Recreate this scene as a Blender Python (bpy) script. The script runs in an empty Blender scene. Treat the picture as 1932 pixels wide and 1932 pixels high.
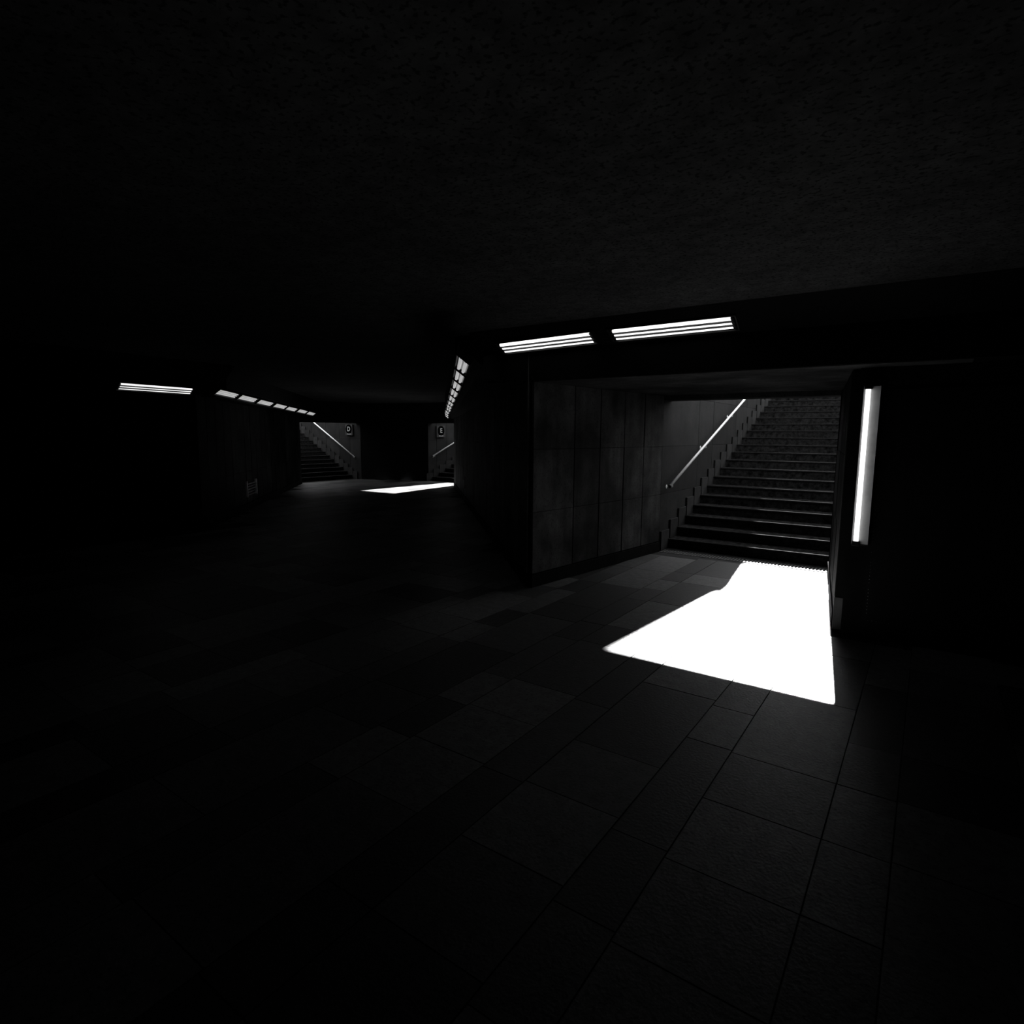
import bpy, bmesh, math, random
from mathutils import Vector, Matrix
random.seed(7)
S = bpy.context.scene
COL = S.collection

# ---------------------------------------------------------------- camera, sky, sun, exposure
CAM_H = 1.717
cam_d = bpy.data.cameras.new('camera'); cam = bpy.data.objects.new('camera', cam_d); COL.objects.link(cam)
PITCH, YAW, ROLL = math.radians(7.46), math.radians(34.98), math.radians(0.40)
fw = Vector((-math.sin(YAW)*math.cos(PITCH), math.cos(YAW)*math.cos(PITCH), -math.sin(PITCH)))
rt0 = Vector((math.cos(YAW), math.sin(YAW), 0)); up0 = rt0.cross(fw)
rt = rt0*math.cos(ROLL) + up0*math.sin(ROLL); up = up0*math.cos(ROLL) - rt0*math.sin(ROLL)
M = Matrix((rt, up, -fw)).transposed().to_4x4(); M.translation = Vector((0, 0, CAM_H))
cam.matrix_world = M
cam_d.sensor_width = 36; cam_d.lens = 36*1124/1932; cam_d.clip_start = .05; cam_d.clip_end = 300
S.camera = cam

W = bpy.data.worlds.new('sky'); S.world = W; W.use_nodes = True
bg = W.node_tree.nodes['Background']; bg.inputs[0].default_value = (.97, .98, 1, 1); bg.inputs[1].default_value = 3.6

sun_d = bpy.data.lights.new('sun', 'SUN'); sun = bpy.data.objects.new('sun', sun_d); COL.objects.link(sun)
SUN_DIR = Vector((.134, -1, -.494)).normalized()
sun.rotation_euler = SUN_DIR.to_track_quat('-Z', 'Y').to_euler()
sun.location = (-6, 30, 20)
sun_d.energy = 95; sun_d.angle = math.radians(.65)

S.view_settings.view_transform = 'Standard'; S.view_settings.look = 'None'
S.view_settings.exposure = 0; S.view_settings.gamma = 1; S.view_settings.use_curve_mapping = False
S.cycles.max_bounces = 8; S.cycles.diffuse_bounces = 4

# ---------------------------------------------------------------- materials
def mat(name, a, b=None, scale=6, rough=.8, spec=.15, metal=0, tone=0, stain=0, speck=0, bump=0, emit=0):
    """grey material: noise mixes a and b; tone: per-slab attribute strength; stain: large dark blotches; speck: fine dark pits"""
    m = bpy.data.materials.new(name); m.use_nodes = True; nt = m.node_tree; N, L = nt.nodes, nt.links
    p = N['Principled BSDF']; b = a if b is None else b
    p.inputs['Roughness'].default_value = rough; p.inputs['Specular IOR Level'].default_value = spec
    p.inputs['Metallic'].default_value = metal
    if emit:
        p.inputs['Emission Color'].default_value = (1, 1, 1, 1); p.inputs['Emission Strength'].default_value = emit
    geo = N.new('ShaderNodeNewGeometry')
    def noise(sc, det=4, vec=None):
        n = N.new('ShaderNodeTexNoise'); n.inputs['Scale'].default_value = sc; n.inputs['Detail'].default_value = det
        L.new(vec if vec else geo.outputs['Position'], n.inputs['Vector']); return n.outputs['Fac']
    def mr(v, a0, a1, b0, b1):
        n = N.new('ShaderNodeMapRange'); L.new(v, n.inputs[0])
        for k, q in enumerate((a0, a1, b0, b1)): n.inputs[k+1].default_value = q
        return n.outputs[0]
    def mul(u, v):
        n = N.new('ShaderNodeMath'); n.operation = 'MULTIPLY'; L.new(u, n.inputs[0]); L.new(v, n.inputs[1]); return n.outputs[0]
    v = mr(noise(scale), .3, .7, a, b)
    if tone:
        at = N.new('ShaderNodeAttribute'); at.attribute_name = 'tone'
        v = mul(v, mr(at.outputs['Fac'], 0, 1, 1-tone, 1+tone))
    if stain:
        v = mul(v, mr(noise(1.1, 6), .38, .58, 1-stain, 1))
        mp = N.new('ShaderNodeMapping'); mp.inputs['Scale'].default_value = (6, 6, .7); L.new(geo.outputs['Position'], mp.inputs[0])
        v = mul(v, mr(noise(1.3, 5, mp.outputs[0]), .35, .6, 1-stain*.5, 1))
    if speck: v = mul(v, mr(noise(45, 3), .36, .46, 1-speck, 1))
    c = N.new('ShaderNodeCombineColor')
    for k in range(3): L.new(v, c.inputs[k])
    L.new(c.outputs[0], p.inputs['Base Color'])
    if bump:
        bn = N.new('ShaderNodeBump'); bn.inputs['Strength'].default_value = bump; bn.inputs['Distance'].default_value = .004
        L.new(noise(60, 5), bn.inputs['Height']); L.new(bn.outputs[0], p.inputs['Normal'])
    return m
M_floor = mat('granite_paving', .040, .072, 14, .48, .27, tone=.8, speck=.45, bump=.6)
M_joint = mat('paving_joint', .012)
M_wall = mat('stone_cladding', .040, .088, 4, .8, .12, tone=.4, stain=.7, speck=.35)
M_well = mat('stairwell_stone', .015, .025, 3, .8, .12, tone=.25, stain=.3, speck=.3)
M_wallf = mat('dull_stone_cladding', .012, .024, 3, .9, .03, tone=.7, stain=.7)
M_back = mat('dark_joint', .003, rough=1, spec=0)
M_conc = mat('dark_concrete', .006, .011, 5, .9, .05, stain=.3)
M_ceil = mat('pitted_concrete_ceiling', .030, .055, 10, .95, .03, speck=.7, stain=.25)
M_soffit = mat('board_marked_soffit', .028, .060, 2.5, .9, .05, stain=.6, speck=.4)
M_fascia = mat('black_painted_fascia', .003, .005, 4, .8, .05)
M_step = mat('dark_granite_step', .005, .028, 16, 1, 0, speck=.5)
M_nose = mat('worn_step_edge', .014, .024, 30, 1, 0, speck=.3)
M_skirt = mat('grey_stone_skirting', .018, .032, 8, .8, .1, tone=.25)
M_steel = mat('satin_metal_rail', .92, .95, 20, .35, .5, metal=.15)
M_grate = mat('steel_grate', .05, .09, 20, .7, .2)
M_hous = mat('black_metal_housing', .008, .012, 8, .5, .2)
M_refl = mat('white_enamel_reflector', .32, .42, 10, .5, .3)
M_tube = mat('lit_fluorescent_tube', .8, rough=.4, emit=1.7)
M_tubec = mat('soft_fluorescent_tube', .6, rough=.4, emit=1.05)
M_tubef = mat('dim_lit_tube', .3, rough=.4, emit=.42)
M_diff = mat('dim_lit_diffuser', .2, rough=.5, emit=.13)
M_lou = mat('grey_louvre', .02, .03, 10, .5, .2)
M_white = mat('white_sign_letter', .4, .45, rough=.6)
M_plate = mat('grey_sign_plate', .045, .055, rough=.9, spec=.05)
M_disc = mat('black_sign_disc', .003, rough=1, spec=0)
M_panel = mat('black_sheet_metal', .004, .006, 6, .6, .1)
M_rivet = mat('bright_rivet', .5, .6, rough=.3, metal=1)
M_post = mat('corner_post_metal', .05, .09, 8, .5, .3, stain=.3)
M_road = mat('street_paving', .15, .2, 3, .9)

# ---------------------------------------------------------------- mesh helpers
class MB:
    def __init__(s): s.bm = bmesh.new(); s.tl = s.bm.faces.layers.float.new('tone')
    def faces(s, vs, fs, tone=.5):
        v = [s.bm.verts.new(p) for p in vs]
        for f in fs:
            try: q = s.bm.faces.new([v[i] for i in f]); q[s.tl] = tone
            except ValueError: pass
    def hexa(s, b, t, tone=.5):   # b, t: bottom and top rings of n points
        n = len(b)
        s.faces(list(b)+list(t), [tuple(range(n-1, -1, -1)), tuple(range(n, 2*n))] + [(i, (i+1) % n, n+(i+1) % n, n+i) for i in range(n)], tone)
    def box(s, x0, x1, y0, y1, z0, z1, tone=.5):
        r = [(x0, y0), (x1, y0), (x1, y1), (x0, y1)]
        s.hexa([(x, y, z0) for x, y in r], [(x, y, z1) for x, y in r], tone)
    def prism(s, poly, z0, z1, tone=.5): s.hexa([(x, y, z0) for x, y in poly], [(x, y, z1) for x, y in poly], tone)
    def obox(s, o, u, v, w, tone=.5):  # corner + three edge vectors
        o, u, v, w = map(Vector, (o, u, v, w))
        s.hexa([o, o+u, o+u+v, o+v], [o+w, o+u+w, o+u+v+w, o+v+w], tone)
    def tube(s, a, b, r, n=12, tone=.5):
        a, b = Vector(a), Vector(b); d = (b-a).normalized()
        u = d.orthogonal().normalized(); v = d.cross(u)
        ring = lambda c: [c+(u*math.cos(2*math.pi*i/n)+v*math.sin(2*math.pi*i/n))*r for i in range(n)]
        s.hexa(ring(a), ring(b), tone)
    def build(s, name, m, parent=None, bevel=0, smooth=False, kind=None, loc=None):
        bmesh.ops.recalc_face_normals(s.bm, faces=s.bm.faces)
        if bevel: bmesh.ops.bevel(s.bm, geom=s.bm.edges[:], offset=bevel, segments=1, affect='EDGES')
        me = bpy.data.meshes.new(name); s.bm.to_mesh(me); s.bm.free(); me.materials.append(m)
        if smooth:
            for p in me.polygons: p.use_smooth = len(p.vertices) == 4
        o = bpy.data.objects.new(name, me); COL.objects.link(o)
        if parent:
            o.parent = parent
            r = parent
            while r.parent: r = r.parent
            me.transform(Matrix.Translation(-r.location))
        if kind: o['kind'] = kind
        return o
def thing(name, label, cat, loc, group=None):
    o = bpy.data.objects.new(name, None); COL.objects.link(o); o.location = loc
    o.matrix_world = Matrix.Translation(Vector(loc)); o.empty_display_size = .1
    o['label'] = label; o['category'] = cat
    if group: o['group'] = group
    return o

# ---------------------------------------------------------------- floor: granite slabs of two widths
bed = MB(); bed.prism([(3.1, -3.1), (3.1, 5.9), (-.3, 5.9), (-.7, 9.6), (-3.4, 9.6), (-3.5, 5.6), (-12.5, 14.8), (-12.9, 17.2), (-15.0, 17.2), (-15.3, 15.2), (-19.1, 15.2), (-19.1, 12.2), (-10.5, 5.2), (-10.5, -3.1)], -.3, -.006)
bed.build('floor', M_joint, kind='structure')
slabs = MB()
xs = []; x = -.255; k = 0
while x > -18: xs.append(x); x -= (.51, .256)[k % 2]; k += 1
xs = [3.0 - .0] + [2.81, 2.3, 2.04, 1.53, 1.275, .766, .51, 0.0] + xs
def inside(x, y):
    if y < 5.8: return -10.3 < x < 3 and not (x+y < -5.0 and x < -10.3)
    if x > -1.0 or (x > -3.9 and y < 8.36): 
        t = (y-5.8)/2.6
        return y < 8.36 and -3.6+.38*t < x < -.55-.38*t
    if x+y > 2.0+.03*(y-5): return -14.9 < x < -13.0 and y < 16.0
    return x+y > -5.0 and x > -17.4 and y < 15.98 + (x+14.9)*.37 if x < -14.9 else (x+y > -5.0 and y < 16.0)
known = {-1.02: None}
for i in range(len(xs)-1):
    x1, x0 = xs[i], xs[i+1]
    ph = [.24, .24, .30, .34, .38, .38, .33, .29][i % 8]
    y = -3 + ph - .5
    # rows near the stairs share the joints seen at y = 3.24, 3.80, 4.83, 5.36, 5.85, 6.32, 6.82, 7.76
    while y < 16:
        step = .5 if random.random() < .7 else .98
        ya, yb = y, y+step; y = yb
        xm, ym = (x0+x1)/2, (ya+yb)/2
        if not inside(xm, ym): continue
        if not (inside(x0+.02, ym) and inside(x1-.02, ym) and inside(xm, yb-.02) and inside(xm, ya+.02)):
            # trim edge slabs by splitting into small pieces
            nx, ny = 3, max(2, int(step/.12)); tn = random.random()
            for a in range(nx):
                for c in range(ny):
                    px, py = x0+(a+.5)*(x1-x0)/nx, ya+(c+.5)*(yb-ya)/ny
                    if inside(px, py):
                        slabs.box(x0+a*(x1-x0)/nx, x0+(a+1)*(x1-x0)/nx, ya+c*(yb-ya)/ny, ya+(c+1)*(yb-ya)/ny, -.005, 0, tn)
            continue
        tn = random.random()**1.1
        if random.random() < .10: tn = 0
        if (x0 < -2.42 < x1 and ya < 4.5 < yb) or (x0 < -2.95 < x1 and ya < 4.9 < yb) or (x0 < -2.7 < x1 and ya < 5.0 < yb): tn = 0
        g = .003
        slabs.box(x0+g, x1-g, ya+g, yb-g, -.005, random.uniform(-.0008, .0008), tn)
slabs.build('floor', M_floor, kind='structure')

# ---------------------------------------------------------------- walls
def backing(name, A, B, ref, z0, z1, m=M_back, th=.25, kind='structure'):
    A, B, R = Vector(A), Vector(B), Vector(ref); d = (B-A).normalized(); n = Vector((-d.y, d.x))
    if (R-A).dot(n) < 0: n = -n
    b = MB(); b.prism([A, B, B-n*th, A-n*th], z0-.15, z1); return b.build(name, m, kind=kind), n
def clad(name, A, B, ref, z0, z1, cuts, zc, m=M_wall, gap=.022, hgap=.005, th=.022, skirt=.15, bth=.25):
    """stone panels standing proud of a dark backing; cuts = distances of the upright joints from A"""
    root, n = backing(name, A, B, ref, z0, z1, th=bth)
    A, B = Vector(A), Vector(B); d = (B-A).normalized(); Ln = (B-A).length
    w = MB(); cs = [0]+list(cuts)+[Ln]
    for i in range(len(cs)-1):
        a, b = cs[i]+gap/2, cs[i+1]-gap/2
        if b-a < .03: continue
        zz = [z0+skirt]+[z for z in zc if z0+skirt < z < z1-.05]+[z1-.01]
        base = random.random()
        for j in range(len(zz)-1):
            o = A+d*a
            w.obox((o.x, o.y, zz[j]+hgap/2), (d*(b-a)).to_3d(), (n*(th+random.uniform(-.003, .003))).to_3d(), (0, 0, zz[j+1]-zz[j]-hgap), base*.6+random.random()*.4)
    w.build('cladding_panels', m, root)
    if skirt:
        s = MB(); s.obox((A.x, A.y, z0), (d*Ln).to_3d(), (n*(th+.012)).to_3d(), (0, 0, skirt-.012)); s.build('skirting', M_conc, root)
    return root, n
ys = lambda A, B, lst: [(A[1]-y)*math.hypot(B[0]-A[0], B[1]-A[1])/(A[1]-B[1]) for y in lst]
A, B = (-3.23, 8.40), (-3.595, 5.5)
clad('wall_left', A, B, (-2, 7), 0, 2.29, ys(A, B, [7.87, 7.36, 6.80, 6.26]), [.85, 1.55], skirt=.155, bth=.03)
def even(A, B, w): 
    Ln = math.hypot(B[0]-A[0], B[1]-A[1]); k = round(Ln/w); return [Ln*i/k for i in range(1, k)]
A, B = (-3.62, 5.5), (-12.6, 14.75)
clad('wall_right', A, B, (-8, 8), 0, 2.85, even(A, B, .55), [.85, 1.55], th=.02, bth=.03)
backing('wall_right', (-12.6, 14.75), (-13.06, 15.95), (-14, 15), 0, 2.85, M_conc)
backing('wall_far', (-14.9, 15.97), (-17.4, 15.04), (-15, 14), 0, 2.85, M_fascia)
A, B = (-10.3, 5.3), (-17.4, 12.4)
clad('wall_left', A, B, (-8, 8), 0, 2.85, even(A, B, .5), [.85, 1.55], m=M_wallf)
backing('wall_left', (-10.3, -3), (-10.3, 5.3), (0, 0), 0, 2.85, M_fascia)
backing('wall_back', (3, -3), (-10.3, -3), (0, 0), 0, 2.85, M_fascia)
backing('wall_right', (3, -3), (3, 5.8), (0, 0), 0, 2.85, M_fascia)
backing('wall_front', (3.2, 5.8), (-.53, 5.8), (0, 0), 0, 2.29, M_conc, .2)
A, B = (-.94, 8.40), (-.60, 5.98)
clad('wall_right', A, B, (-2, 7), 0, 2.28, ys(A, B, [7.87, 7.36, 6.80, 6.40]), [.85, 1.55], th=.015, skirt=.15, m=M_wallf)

# ---------------------------------------------------------------- ceiling, soffit, lintel
c = MB(); c.prism([(3.25, -3.25), (3.25, 6.0), (-3.75, 6.0), (-12.3, 14.9), (-12.6, 16.1), (-14.9, 16.1), (-17.5, 15.1), (-17.5, 12.2), (-10.5, 5.2), (-10.5, -3.25)], 2.80, 3.2)
c.build('ceiling', M_ceil, kind='structure')
c = MB(); c.box(-4.0, .2, 5.52, 8.39, 2.28, 3.25); c.build('ceiling', M_soffit, kind='structure')
c = MB(); c.box(-3.6, -.6, 8.39, 8.72, 2.215, 3.3); c.build('trim_1', M_soffit, kind='structure')
# sloping light cove over the stair mouth
def cove(name, stations, m=M_fascia):
    """stations: (inner-edge point, normal towards wall, list of (s,z) profile)"""
    b = MB(); rings = []
    for P, n, prof in stations:
        rings.append([b.bm.verts.new((P[0]+n[0]*s, P[1]+n[1]*s, z)) for s, z in prof])
    k = len(rings[0])
    for i in range(len(rings)-1):
        for j in range(k):
            b.bm.faces.new([rings[i][j], rings[i][(j+1) % k], rings[i+1][(j+1) % k], rings[i+1][j]])
    b.bm.faces.new(rings[0]); b.bm.faces.new(rings[-1][::-1])
    return b.build(name, m, kind='structure')
pm = [(-.17, 2.81), (.20, 2.60), (.20, 2.285), (.55, 2.285), (.55, 2.81)]
cove('trim_2', [((-4.2, 5.3), (0, 1), pm), ((3.0, 5.3), (0, 1), pm)])

# ---------------------------------------------------------------- light fittings
def fitting(label, P, Q, n, drop, width, tubes, mtube, group, name='ceiling_light', fill=None, louvre=0, fins=False):
    """inclined batten: upper edge from P to Q, tilting towards the wall along n and down"""
    P, Q = Vector(P), Vector(Q); d = (Q-P); Ln = d.length; d.normalize()
    w = (Vector((n[0], n[1], 0))*math.cos(drop) + Vector((0, 0, -math.sin(drop)))).normalized()
    nn = d.cross(w).normalized()
    if nn.z > 0: nn = -nn          # faces down into the hall
    t = thing(name, label, 'light', (P+Q)/2, group)
    e = .02
    b = MB(); b.obox(P-d*e-w*e-nn*.045, d*(Ln+2*e), w*(width+2*e), nn*.03)
    b.obox(P-d*e-w*e-nn*.016, d*(Ln+2*e), w*.01, nn*.03); b.obox(P-d*e+w*(width+e-.01)-nn*.016, d*(Ln+2*e), w*.01, nn*.03)
    b.obox(P-d*e-w*e-nn*.016, d*.012, w*(width+2*e), nn*.03); b.obox(Q+d*(e-.012)-w*e-nn*.016, d*.012, w*(width+2*e), nn*.03)
    b.build('housing', M_hous, t)
    if fill:
        f = MB(); f.obox(P-nn*.014, d*Ln, w*width, nn*.004); f.build('diffuser', fill, t)
    r = width/(tubes*2)*.66 if not fill else width/(tubes*2)*.62
    for i in range(tubes):
        c0 = w*(width*(i+.5)/tubes)
        q = MB(); q.tube(P+c0+d*.03, Q+c0-d*.03, min(r, .022), 12); q.build('tube', mtube, t, smooth=True)
        for e0, e1 in ((P+c0+d*.004, P+c0+d*.03), (Q+c0-d*.03, Q+c0-d*.004)):
            q = MB(); q.tube(e0, e1, min(r, .022)*.7, 8); q.build('tube_cap', M_lou, t)
    if fins:
        for i in range(1, tubes):
            q = MB(); q.obox(P+w*(width*i/tubes-.003)-nn*.012, d*Ln, w*.006, nn*.034); q.build('divider', M_hous, t)
    if louvre:
        q = MB()
        for i in range(1, louvre): q.obox(P+d*(Ln*i/louvre)-nn*.005, d*.006, w*width, nn*.03)
        q.build('louvre', M_lou, t)
    return t
G1 = 'lit strip fittings in the cove over the stair mouth'
fitting('bright three-tube strip light over the sunlit stair mouth, right one of the pair', (-2.60, 5.30, 2.705), (-1.45, 5.30, 2.712), (0, 1), .54, .155, 3, M_tube, G1, fins=True)
fitting('bright three-tube strip light left of its pair, nearest the receding row of square panels', (-3.92, 5.30, 2.678), (-2.79, 5.30, 2.702), (0, 1), .54, .155, 3, M_tube, G1, fins=True)
fitting('long bright strip light alone at the far left of the dark hall', (-9.80, 3.97, 2.42), (-9.98, 5.15, 2.42), (-1, -.1), .75, .13, 3, M_tubec, None, fins=True)

def nrm(a): l = math.hypot(*a); return (a[0]/l, a[1]/l)
R_c = [(-4.05, 4.87), (-4.89, 5.82), (-5.83, 6.88), (-6.88, 8.05), (-8.08, 9.39), (-9.34, 10.8), (-10.5, 12.09), (-11.75, 13.5), (-13.16, 15.05), (-14.75, 16.84), (-16.5, 18.85)]
L_c = [(-10.83, 6.2), (-11.98, 7.31), (-13.30, 8.56), (-14.62, 9.85), (-15.98, 11.15), (-17.4, 12.55), (-19.06, 14.12)]
def row(cs, zn, zf, side, frac, labels, group, tubes, louvre):
    pts = []
    for i, (x, y) in enumerate(cs):
        z = zn+(zf-zn)*i/(len(cs)-1); k = (z-CAM_H)/(2.42-CAM_H); pts.append(Vector((x*k, y*k, z)))
    for i, p in enumerate(pts):
        a = pts[i-1] if i else p*2-pts[1]; b = pts[i+1] if i < len(pts)-1 else p*2-pts[i-1]
        d = (b-a)/2; Ln = d.length*frac; dn = d.normalized()
        n = nrm((dn.y, -dn.x)); 
        if side < 0: n = (-n[0], -n[1])
        wv = Vector((n[0], n[1], 0))*.045+Vector((0, 0, -.035))
        P, Q = p-dn*Ln/2-wv, p+dn*Ln/2-wv
        fitting(labels(i), P, Q, n, .66, .115, tubes, M_tubef, group, fill=M_diff, louvre=louvre)
    return pts
ordn = ['nearest', 'second', 'third', 'fourth', 'fifth', 'sixth', 'seventh', 'eighth', 'ninth', 'tenth', 'farthest']
Rp = row(R_c, 2.39, 2.262, 1, .80, lambda i: 'grey lit panel light, %s of the row receding along the right corridor wall' % (ordn[i] if i in (0, 10) else ordn[i]+' nearest'), 'panel lights along the right corridor wall', 2, 0)
Lp = row(L_c, 2.39, 2.33, -1, .84, lambda i: 'thin grey lit panel light, %s of the row along the left corridor wall' % ('farthest' if i == 6 else ordn[i] if i == 0 else ordn[i]+' nearest'), 'panel lights along the left corridor wall', 3, 0)

# coves carrying the rows
def row_cove(name, pts, side, wall_out, start=None, end=None):
    st = []
    d0 = (pts[1]-pts[0]).normalized(); d1 = (pts[-1]-pts[-2]).normalized()
    P = [pts[0]-d0*(start or .6)]+[pts[0]+d0*.55, pts[0]+d0*1.1]+list(pts[2:])+[pts[-1]+d1*(end or .6)]
    for i, p in enumerate(P):
        d = (pts[-1]-pts[0]).normalized(); n = nrm((d.y, -d.x)) if side > 0 else nrm((-d.y, d.x))
        zc = p.z+.05; zb = zc-.12
        so = wall_out(i, p)
        tz = zc+.09 if (i < 2 and side > 0) else 2.81
        st.append(((p.x, p.y), n, [(-.05, tz), (-.05, zc+.04), (.12/.78, zb), (max(so, .17), zb), (max(so, .17), tz)]))
    cove(name, st)
row_cove('trim_3', Rp, 1, lambda i, p: .17 if i < 2 else (2.1+.03*p.y-p.x-p.y)/1.414+.05, .62, .4)
row_cove('trim_4', Lp, -1, lambda i, p: (p.x+p.y+5.0)/1.414+.05, .2, .3)
pc = [(-.30, 2.81), (.25, 2.30), (.5, 2.30), (.5, 2.81)]
cove('trim_5', [((-9.72, 2.6), (-1, 0), [(-.52, 2.81), (.14, 2.33), (.56, 2.33), (.56, 2.81)]), ((-10.02, 5.6), (-1, 0), [(-.52, 2.81), (.14, 2.33), (.3, 2.33), (.3, 2.81)])])

# ---------------------------------------------------------------- staircases
RIS = .14
def steps(label, O, u, v, width, y0, tread, n, blocks=True, detail=True, end_nose=True):
    """O: point on the near corner of the clad side wall; u: way the stair climbs; v: away from that wall"""
    O, u, v = Vector((O[0], O[1], 0)), Vector((u[0], u[1], 0)), Vector((v[0], v[1], 0))
    t = thing('staircase', label, 'stairs', O+u*y0+v*width/2)
    for i in range(n):
        b = MB(); yy = y0+i*tread
        b.obox(O+u*yy+v*.024+Vector((0, 0, max(i-1, 0)*RIS if i else 0)), u*(tread+.06), v*(width-.05), (0, 0, RIS*(2 if i else 1)-.0))
        s = b.build('step', M_step, t)
        q = MB(); q.obox(O+u*(yy-.012)+v*.03+Vector((0, 0, (i+1)*RIS-.018)), u*.03, v*(width-.06), (0, 0, .022)); q.build('nosing', M_nose, s, bevel=.003)
    if blocks:
        for i in range(n):
            yy = y0+i*tread-.30
            z1 = (i+1)*RIS+.15
            q = MB(); q.obox(O+u*yy+v*.021+Vector((0, 0, max(0, z1-.40))), u*(tread-.04 if detail else tread-.01), v*(.016+.003*(i % 2)), (0, 0, z1-max(0, z1-.40)), random.random())
            k_ = q.build('skirting_block', M_skirt, t)
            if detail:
                q = MB(); q.obox(O+u*(yy-.041)+v*.0225+Vector((0, 0, z1-.15)), u*.040, v*.004, (0, 0, .15)); q.build('gap_shade', M_back, k_)  # dark strip painting the shade of the gap beside each block
    return t
steps('wide flight of dark granite steps with pale edges beyond the sunlit floor', (-3.235, 0), (0, 1), (1, 0), 2.34, 8.763, .3628, 23)
steps('far dark flight of steps climbing left beside the letter D sign', (0, 15.03), (-1, 0), (0, -1), 2.6, 17.9, .255, 23, detail=False)
steps('far flight of steps climbing right beside the letter E sign', (-14.89, 0), (0, 1), (1, 0), 1.82, 16.15, .351, 23, detail=False)

# side walls of the stairwells
def sidewall(name, A, B, ref, z1a, z1b, cuts, zc, m=M_well):
    A_, B_ = Vector(A), Vector(B); d = (B_-A_).normalized(); n = Vector((-d.y, d.x))
    if (Vector(ref)-A_).dot(n) < 0: n = -n
    b = MB(); q = [A_, B_, B_-n*.2, A_-n*.2]
    b.hexa([(p.x, p.y, -.1) for p in q], [(q[0].x, q[0].y, z1a), (q[1].x, q[1].y, z1b), (q[2].x, q[2].y, z1b), (q[3].x, q[3].y, z1a)])
    root = b.build(name, M_back, kind='structure')
    w = MB(); cs = [0]+cuts+[(B_-A_).length]; Ln = cs[-1]
    for i in range(len(cs)-1):
        a, c_ = cs[i]+.006, cs[i+1]-.006
        zz = [0]+zc
        for j in range(len(zz)):
            lo = zz[j]+.004
            f = lambda s_: z1a+(z1b-z1a)*s_/Ln-.01
            hi_a, hi_b = (zz[j+1], zz[j+1]) if j+1 < len(zz) else (f(a), f(c_))
            if min(hi_a, hi_b) <= lo: continue
            pa, pb = A_+d*a, A_+d*c_; th = n*(.02+random.uniform(-.001, .001))
            w.hexa([(pa.x, pa.y, lo), (pb.x, pb.y, lo), (pb.x+th.x, pb.y+th.y, lo), (pa.x+th.x, pa.y+th.y, lo)],
                   [(pa.x, pa.y, hi_a), (pb.x, pb.y, hi_b), (pb.x+th.x, pb.y+th.y, hi_b), (pa.x+th.x, pa.y+th.y, hi_a)], random.random())
    w.build('cladding_panels', m, root)
sidewall('wall_left', (-3.235, 8.40), (-3.235, 17.8), (0, 10), 3.54, 5.33, [1.63, 2.42, 3.9, 4.7, 6.2, 7.0, 8.4], [.85, 1.55, 2.3, 3.05])  # unseen parapet top, sloped to shape the sun patch's left edge
sidewall('wall_right', (-.895, 8.40), (-.895, 17.0), (-2, 10), 3.4, 4.2, [1.2, 2.4, 3.6, 4.8, 6.0, 7.2], [.85, 1.55, 2.3, 3.05])
sidewall('wall_left', (-14.91, 15.97), (-14.91, 25), (-14, 18), 3.3, 3.9, [.45, 1.0, 1.6, 2.5, 4, 6], [.7, 1.45, 2.3])
sidewall('wall_right', (-13.05, 15.95), (-13.05, 25), (-14, 18), 3.3, 3.6, [2, 4, 6], [1.5])
sidewall('wall_right', (-17.4, 15.05), (-25, 15.05), (-18, 14), 3.3, 3.9, [.6, 1.2, 2.0, 2.9, 4, 6], [.8, 1.5, 2.3])
sidewall('wall_left', (-17.4, 12.4), (-25, 12.4), (-18, 14), 3.3, 3.6, [2, 4, 6], [1.5])
for (x0, x1, y0, y1, z0, k) in [(-15.1, -12.8, 15.95, 16.2, 2.075, 6), (-17.65, -17.4, 12.2, 15.1, 2.07, 7)]:
    b = MB(); b.box(x0, x1, y0, y1, z0, 3.4); b.build('trim_%d' % k, M_conc, kind='structure')
b = MB(); b.box(-3.43, -3.215, 17.45, 17.81, 5.2, 5.40); b.build('trim_9', M_conc, kind='structure')  # unseen cap added on the parapet end to cast the sun patch's notch
b = MB(); b.box(-.955, -.70, 8.33, 8.52, 0, 2.3); b.build('trim_10', M_conc, kind='structure')
b = MB(); b.box(-6, 4, 16.75, 26, 3.0, 3.22); b.build('trim_8', M_road, kind='structure')

# ---------------------------------------------------------------- handrails
def handrail(label, a, b, r, off, brackets):
    a, b, off = Vector(a), Vector(b), Vector(off)
    t = thing('handrail', label, 'handrail', a, 'steel handrails on the stairwell walls')
    q = MB(); q.tube(a, b, r, 20); q.build('rail', M_steel, t, smooth=True)
    q = MB(); d = (b-a).normalized(); q.tube(a-d*.015, a-d*.0005, r*1.12, 16); q.build('end_cap', M_hous, t)
    L = (b-a).length; 
    for i in range(brackets):
        p = a+d*(.12+(L-.4)*i/(brackets-1))
        q = MB(); q.tube(p-Vector((0, 0, r)), p-Vector((0, 0, .06)), .007, 8); q.tube(p-Vector((0, 0, .06)), p+off-Vector((0, 0, .06)), .007, 8)
        e = off.normalized(); q.tube(p+off*.97-Vector((0, 0, .06)), p+off*.995-Vector((0, 0, .06)), .03, 10)
        q.build('bracket', M_steel, t)
sl = .368
handrail('bright steel handrail on the stone wall of the nearest, widest stairs', (-3.12, 8.52, .97), (-3.12, 16.5, .97+.368*7.98), .021, (-.095, 0, 0), 6)
handrail('bright steel handrail sloping down to the right beside the letter D sign', (-17.66, 14.96, .81), (-21.9, 14.96, .81+.549*4.24), .024, (0, .07, 0), 4)
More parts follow.
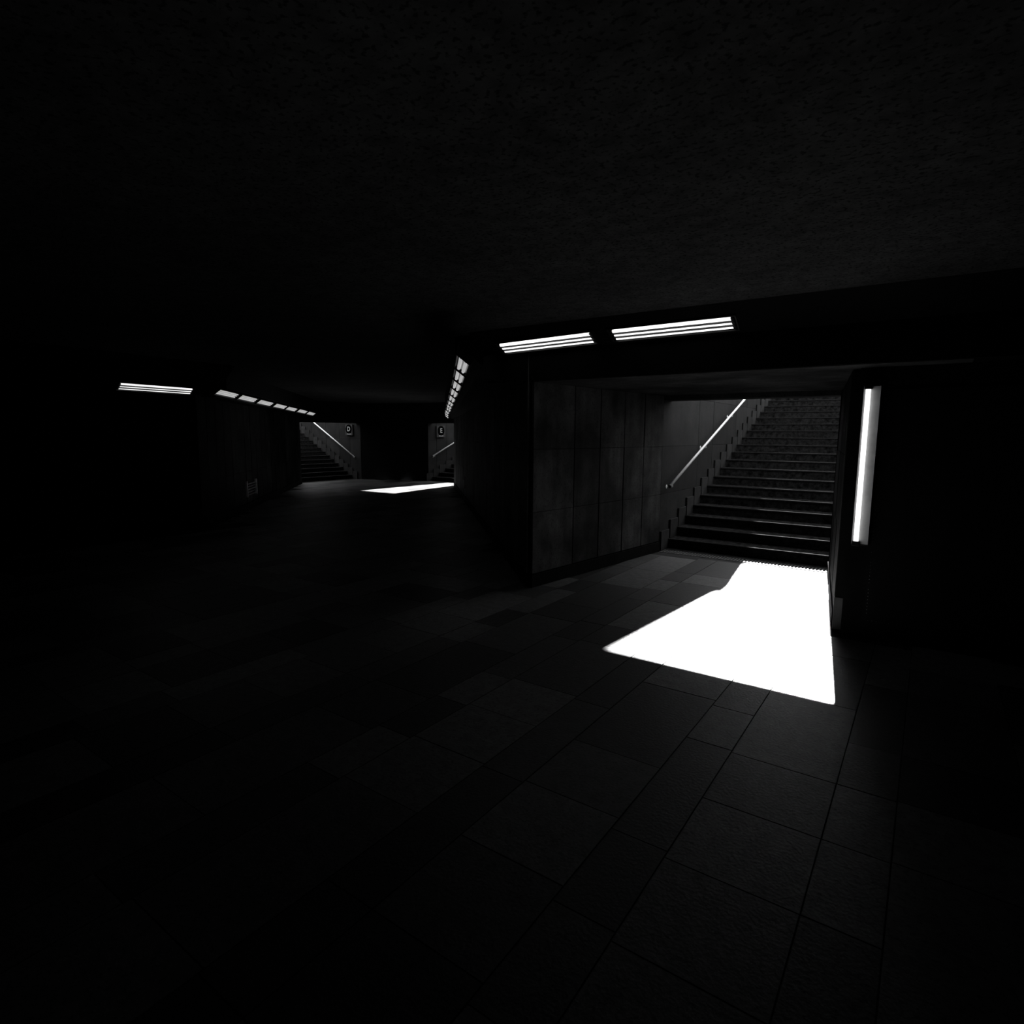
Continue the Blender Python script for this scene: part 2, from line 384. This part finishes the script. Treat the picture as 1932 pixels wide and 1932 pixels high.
handrail('short bright steel handrail sloping up to the right under the letter E sign', (-14.81, 16.12, .90), (-14.81, 22.5, .90+.399*6.38), .024, (-.08, 0, 0), 5)

# ---------------------------------------------------------------- drain grate before the steps
t = thing('drain_grate', 'long slotted steel drain grate at the foot of the nearest stairs', 'grate', (-2.05, 8.45, -.01))
b = MB(); b.box(-3.185, -.965, 8.375, 8.74, -.055, -.045); b.build('channel', M_back, t)
b = MB(); b.box(-3.185, -.96, 8.375, 8.39, -.045, .001); b.box(-3.185, -.96, 8.575, 8.59, -.045, .001); b.build('frame', M_grate, t)
b = MB(); x = -3.18
while x < -.97: b.box(x, x+.016, 8.39, 8.575, -.03, 0); x += .042
b.build('grate_bars', M_grate, t)
b = MB(); b.box(-3.2, -.92, 8.592, 8.748, -.045, -.001); b.build('floor', M_step, kind='structure')

# ---------------------------------------------------------------- upright tube light by the mouth
t = thing('wall_light', 'upright bright fluorescent tube light on the dark wall right of the stairs', 'light', (-.45, 5.78, .8))
b = MB(); b.box(-.502, -.372, 5.765, 5.80, .80, 2.14); b.build('housing', M_hous, t, bevel=.004)
b = MB(); b.obox((-.448, 5.764, .815), (.072, -.012, 0), (.0, -.004, 0), (0, 0, 1.31)); b.box(-.496, -.486, 5.745, 5.764, .815, 2.125); b.build('reflector', M_refl, t)
b = MB(); b.tube((-.463, 5.735, .84), (-.463, 5.735, 2.10), .019, 16); b.build('tube', M_tube, t, smooth=True)
for z0, z1 in ((.80, .84), (2.10, 2.14)):
    b = MB(); b.box(-.49, -.436, 5.712, 5.765, z0, z1); b.build('lamp_holder', M_hous, t, bevel=.003)

# corner post at the end of the passage wall
t = thing('corner_post', 'worn metal corner post at the right edge of the sunlit patch', 'post', (-.57, 5.95, 0))
b = MB(); b.box(-.605, -.535, 5.90, 5.975, .30, 2.27); b.build('post', M_conc, t, bevel=.004)
b = MB(); b.box(-.608, -.530, 5.895, 5.98, 0.0, .295); b.build('kick_plate', M_post, t, bevel=.004)

# riveted cladding sheet
t = thing('metal_panel', 'black sheet metal panel edged with tiny rivets right of the upright tube', 'panel', (.6, 5.79, .1))
b = MB(); b.box(-.365, 1.6, 5.786, 5.799, .12, 2.1); b.build('sheet', M_panel, t)
b = MB()
for i in range(62):
    z = .22+i*.0295
    if random.random() < .8: b.tube((-.345, 5.786, z), (-.345, 5.7835, z), .0022, 6)
for i in range(30): b.tube((-.33+i*.03, 5.786, .16), (-.33+i*.03, 5.7835, .16), .0022, 6)
b.build('rivets', M_rivet, t)

# ---------------------------------------------------------------- lettered signs
def letter(ch, size, m, parent, mw):
    cu = bpy.data.curves.new(ch, 'FONT'); cu.body = ch; cu.size = size; cu.extrude = .004; cu.align_x = 'CENTER'; cu.align_y = 'CENTER'; cu.offset = size*.012
    o = bpy.data.objects.new('tmp', cu); COL.objects.link(o)
    me = bpy.data.meshes.new_from_object(o.evaluated_get(bpy.context.evaluated_depsgraph_get())); bpy.data.objects.remove(o)
    me.name = 'letter'; me.materials.clear(); me.materials.append(m); me.transform(parent.matrix_world.inverted() @ mw)
    q = bpy.data.objects.new('letter', me); COL.objects.link(q); q.parent = parent
def sign(ch, label, c, right, out, w, h):
    c, right, out = Vector(c), Vector(right), Vector(out); upv = Vector((0, 0, 1))
    t = thing('exit_sign', label, 'sign', c-out*.03, 'lettered exit signs')
    b = MB(); b.obox(c-right*w/2-upv*h/2-out*.03, right*w, out*.05, upv*h); b.build('sign_plate', M_plate, t, bevel=.004)
    b = MB(); cc = c+upv*h*.06; n = 32; R = min(w, h)*.43
    ring = lambda o_: [cc+o_+(right*math.cos(2*math.pi*i/n)+upv*math.sin(2*math.pi*i/n))*R for i in range(n)]
    b.hexa(ring(out*.019), ring(out*.025)); b.build('disc', M_disc, t)
    b = MB(); b.obox(c-right*w*.26-upv*h*.42+out*.018, right*w*.52, out*.006, upv*h*.07); b.build('text_bar', M_white, t)
    mw = Matrix((right, upv, out)).transposed().to_4x4(); mw.translation = cc+out*.028
    letter(ch, R*1.35, M_white, t, mw)
sign('E', 'square sign with a white letter E in a black disc', (-14.86, 16.62, 1.79), (0, 1, 0), (1, 0, 0), .46, .42)
sign('D', 'dim square sign with a letter D in a black disc', (-17.98, 14.99, 1.83), (1, 0, 0), (0, -1, 0), .40, .40)

# ---------------------------------------------------------------- small fittings low on the corridor walls
def grille(label, P, d, n, w, h):
    P, d, n = Vector(P), Vector((d[0], d[1], 0)).normalized(), Vector((n[0], n[1], 0)).normalized()
    t = thing('wall_grille', label, 'grille', P)
    f = MB()
    for s_ in (0, w-.03): f.obox(P+d*s_, d*.03, n*.04, (0, 0, h))
    f.build('frame', M_refl, t)
    f = MB()
    for i in range(5): f.obox(P+d*.03+n*.01+Vector((0, 0, .03+i*.06)), d*(w-.06), n*.02, (0, 0, .02))
    f.build('slats', M_grate, t)
grille('small low metal grille on the dark left wall of the corridor', (-12.25+.04, 7.25+.04, .30), (-1, 1), (1, 1), .85, .35)
grille('tiny low metal grille on the right corridor wall beyond the dark corner', (-9.47, 11.50, .36), (-1, 1.03), (-1, -.97), .22, .2)
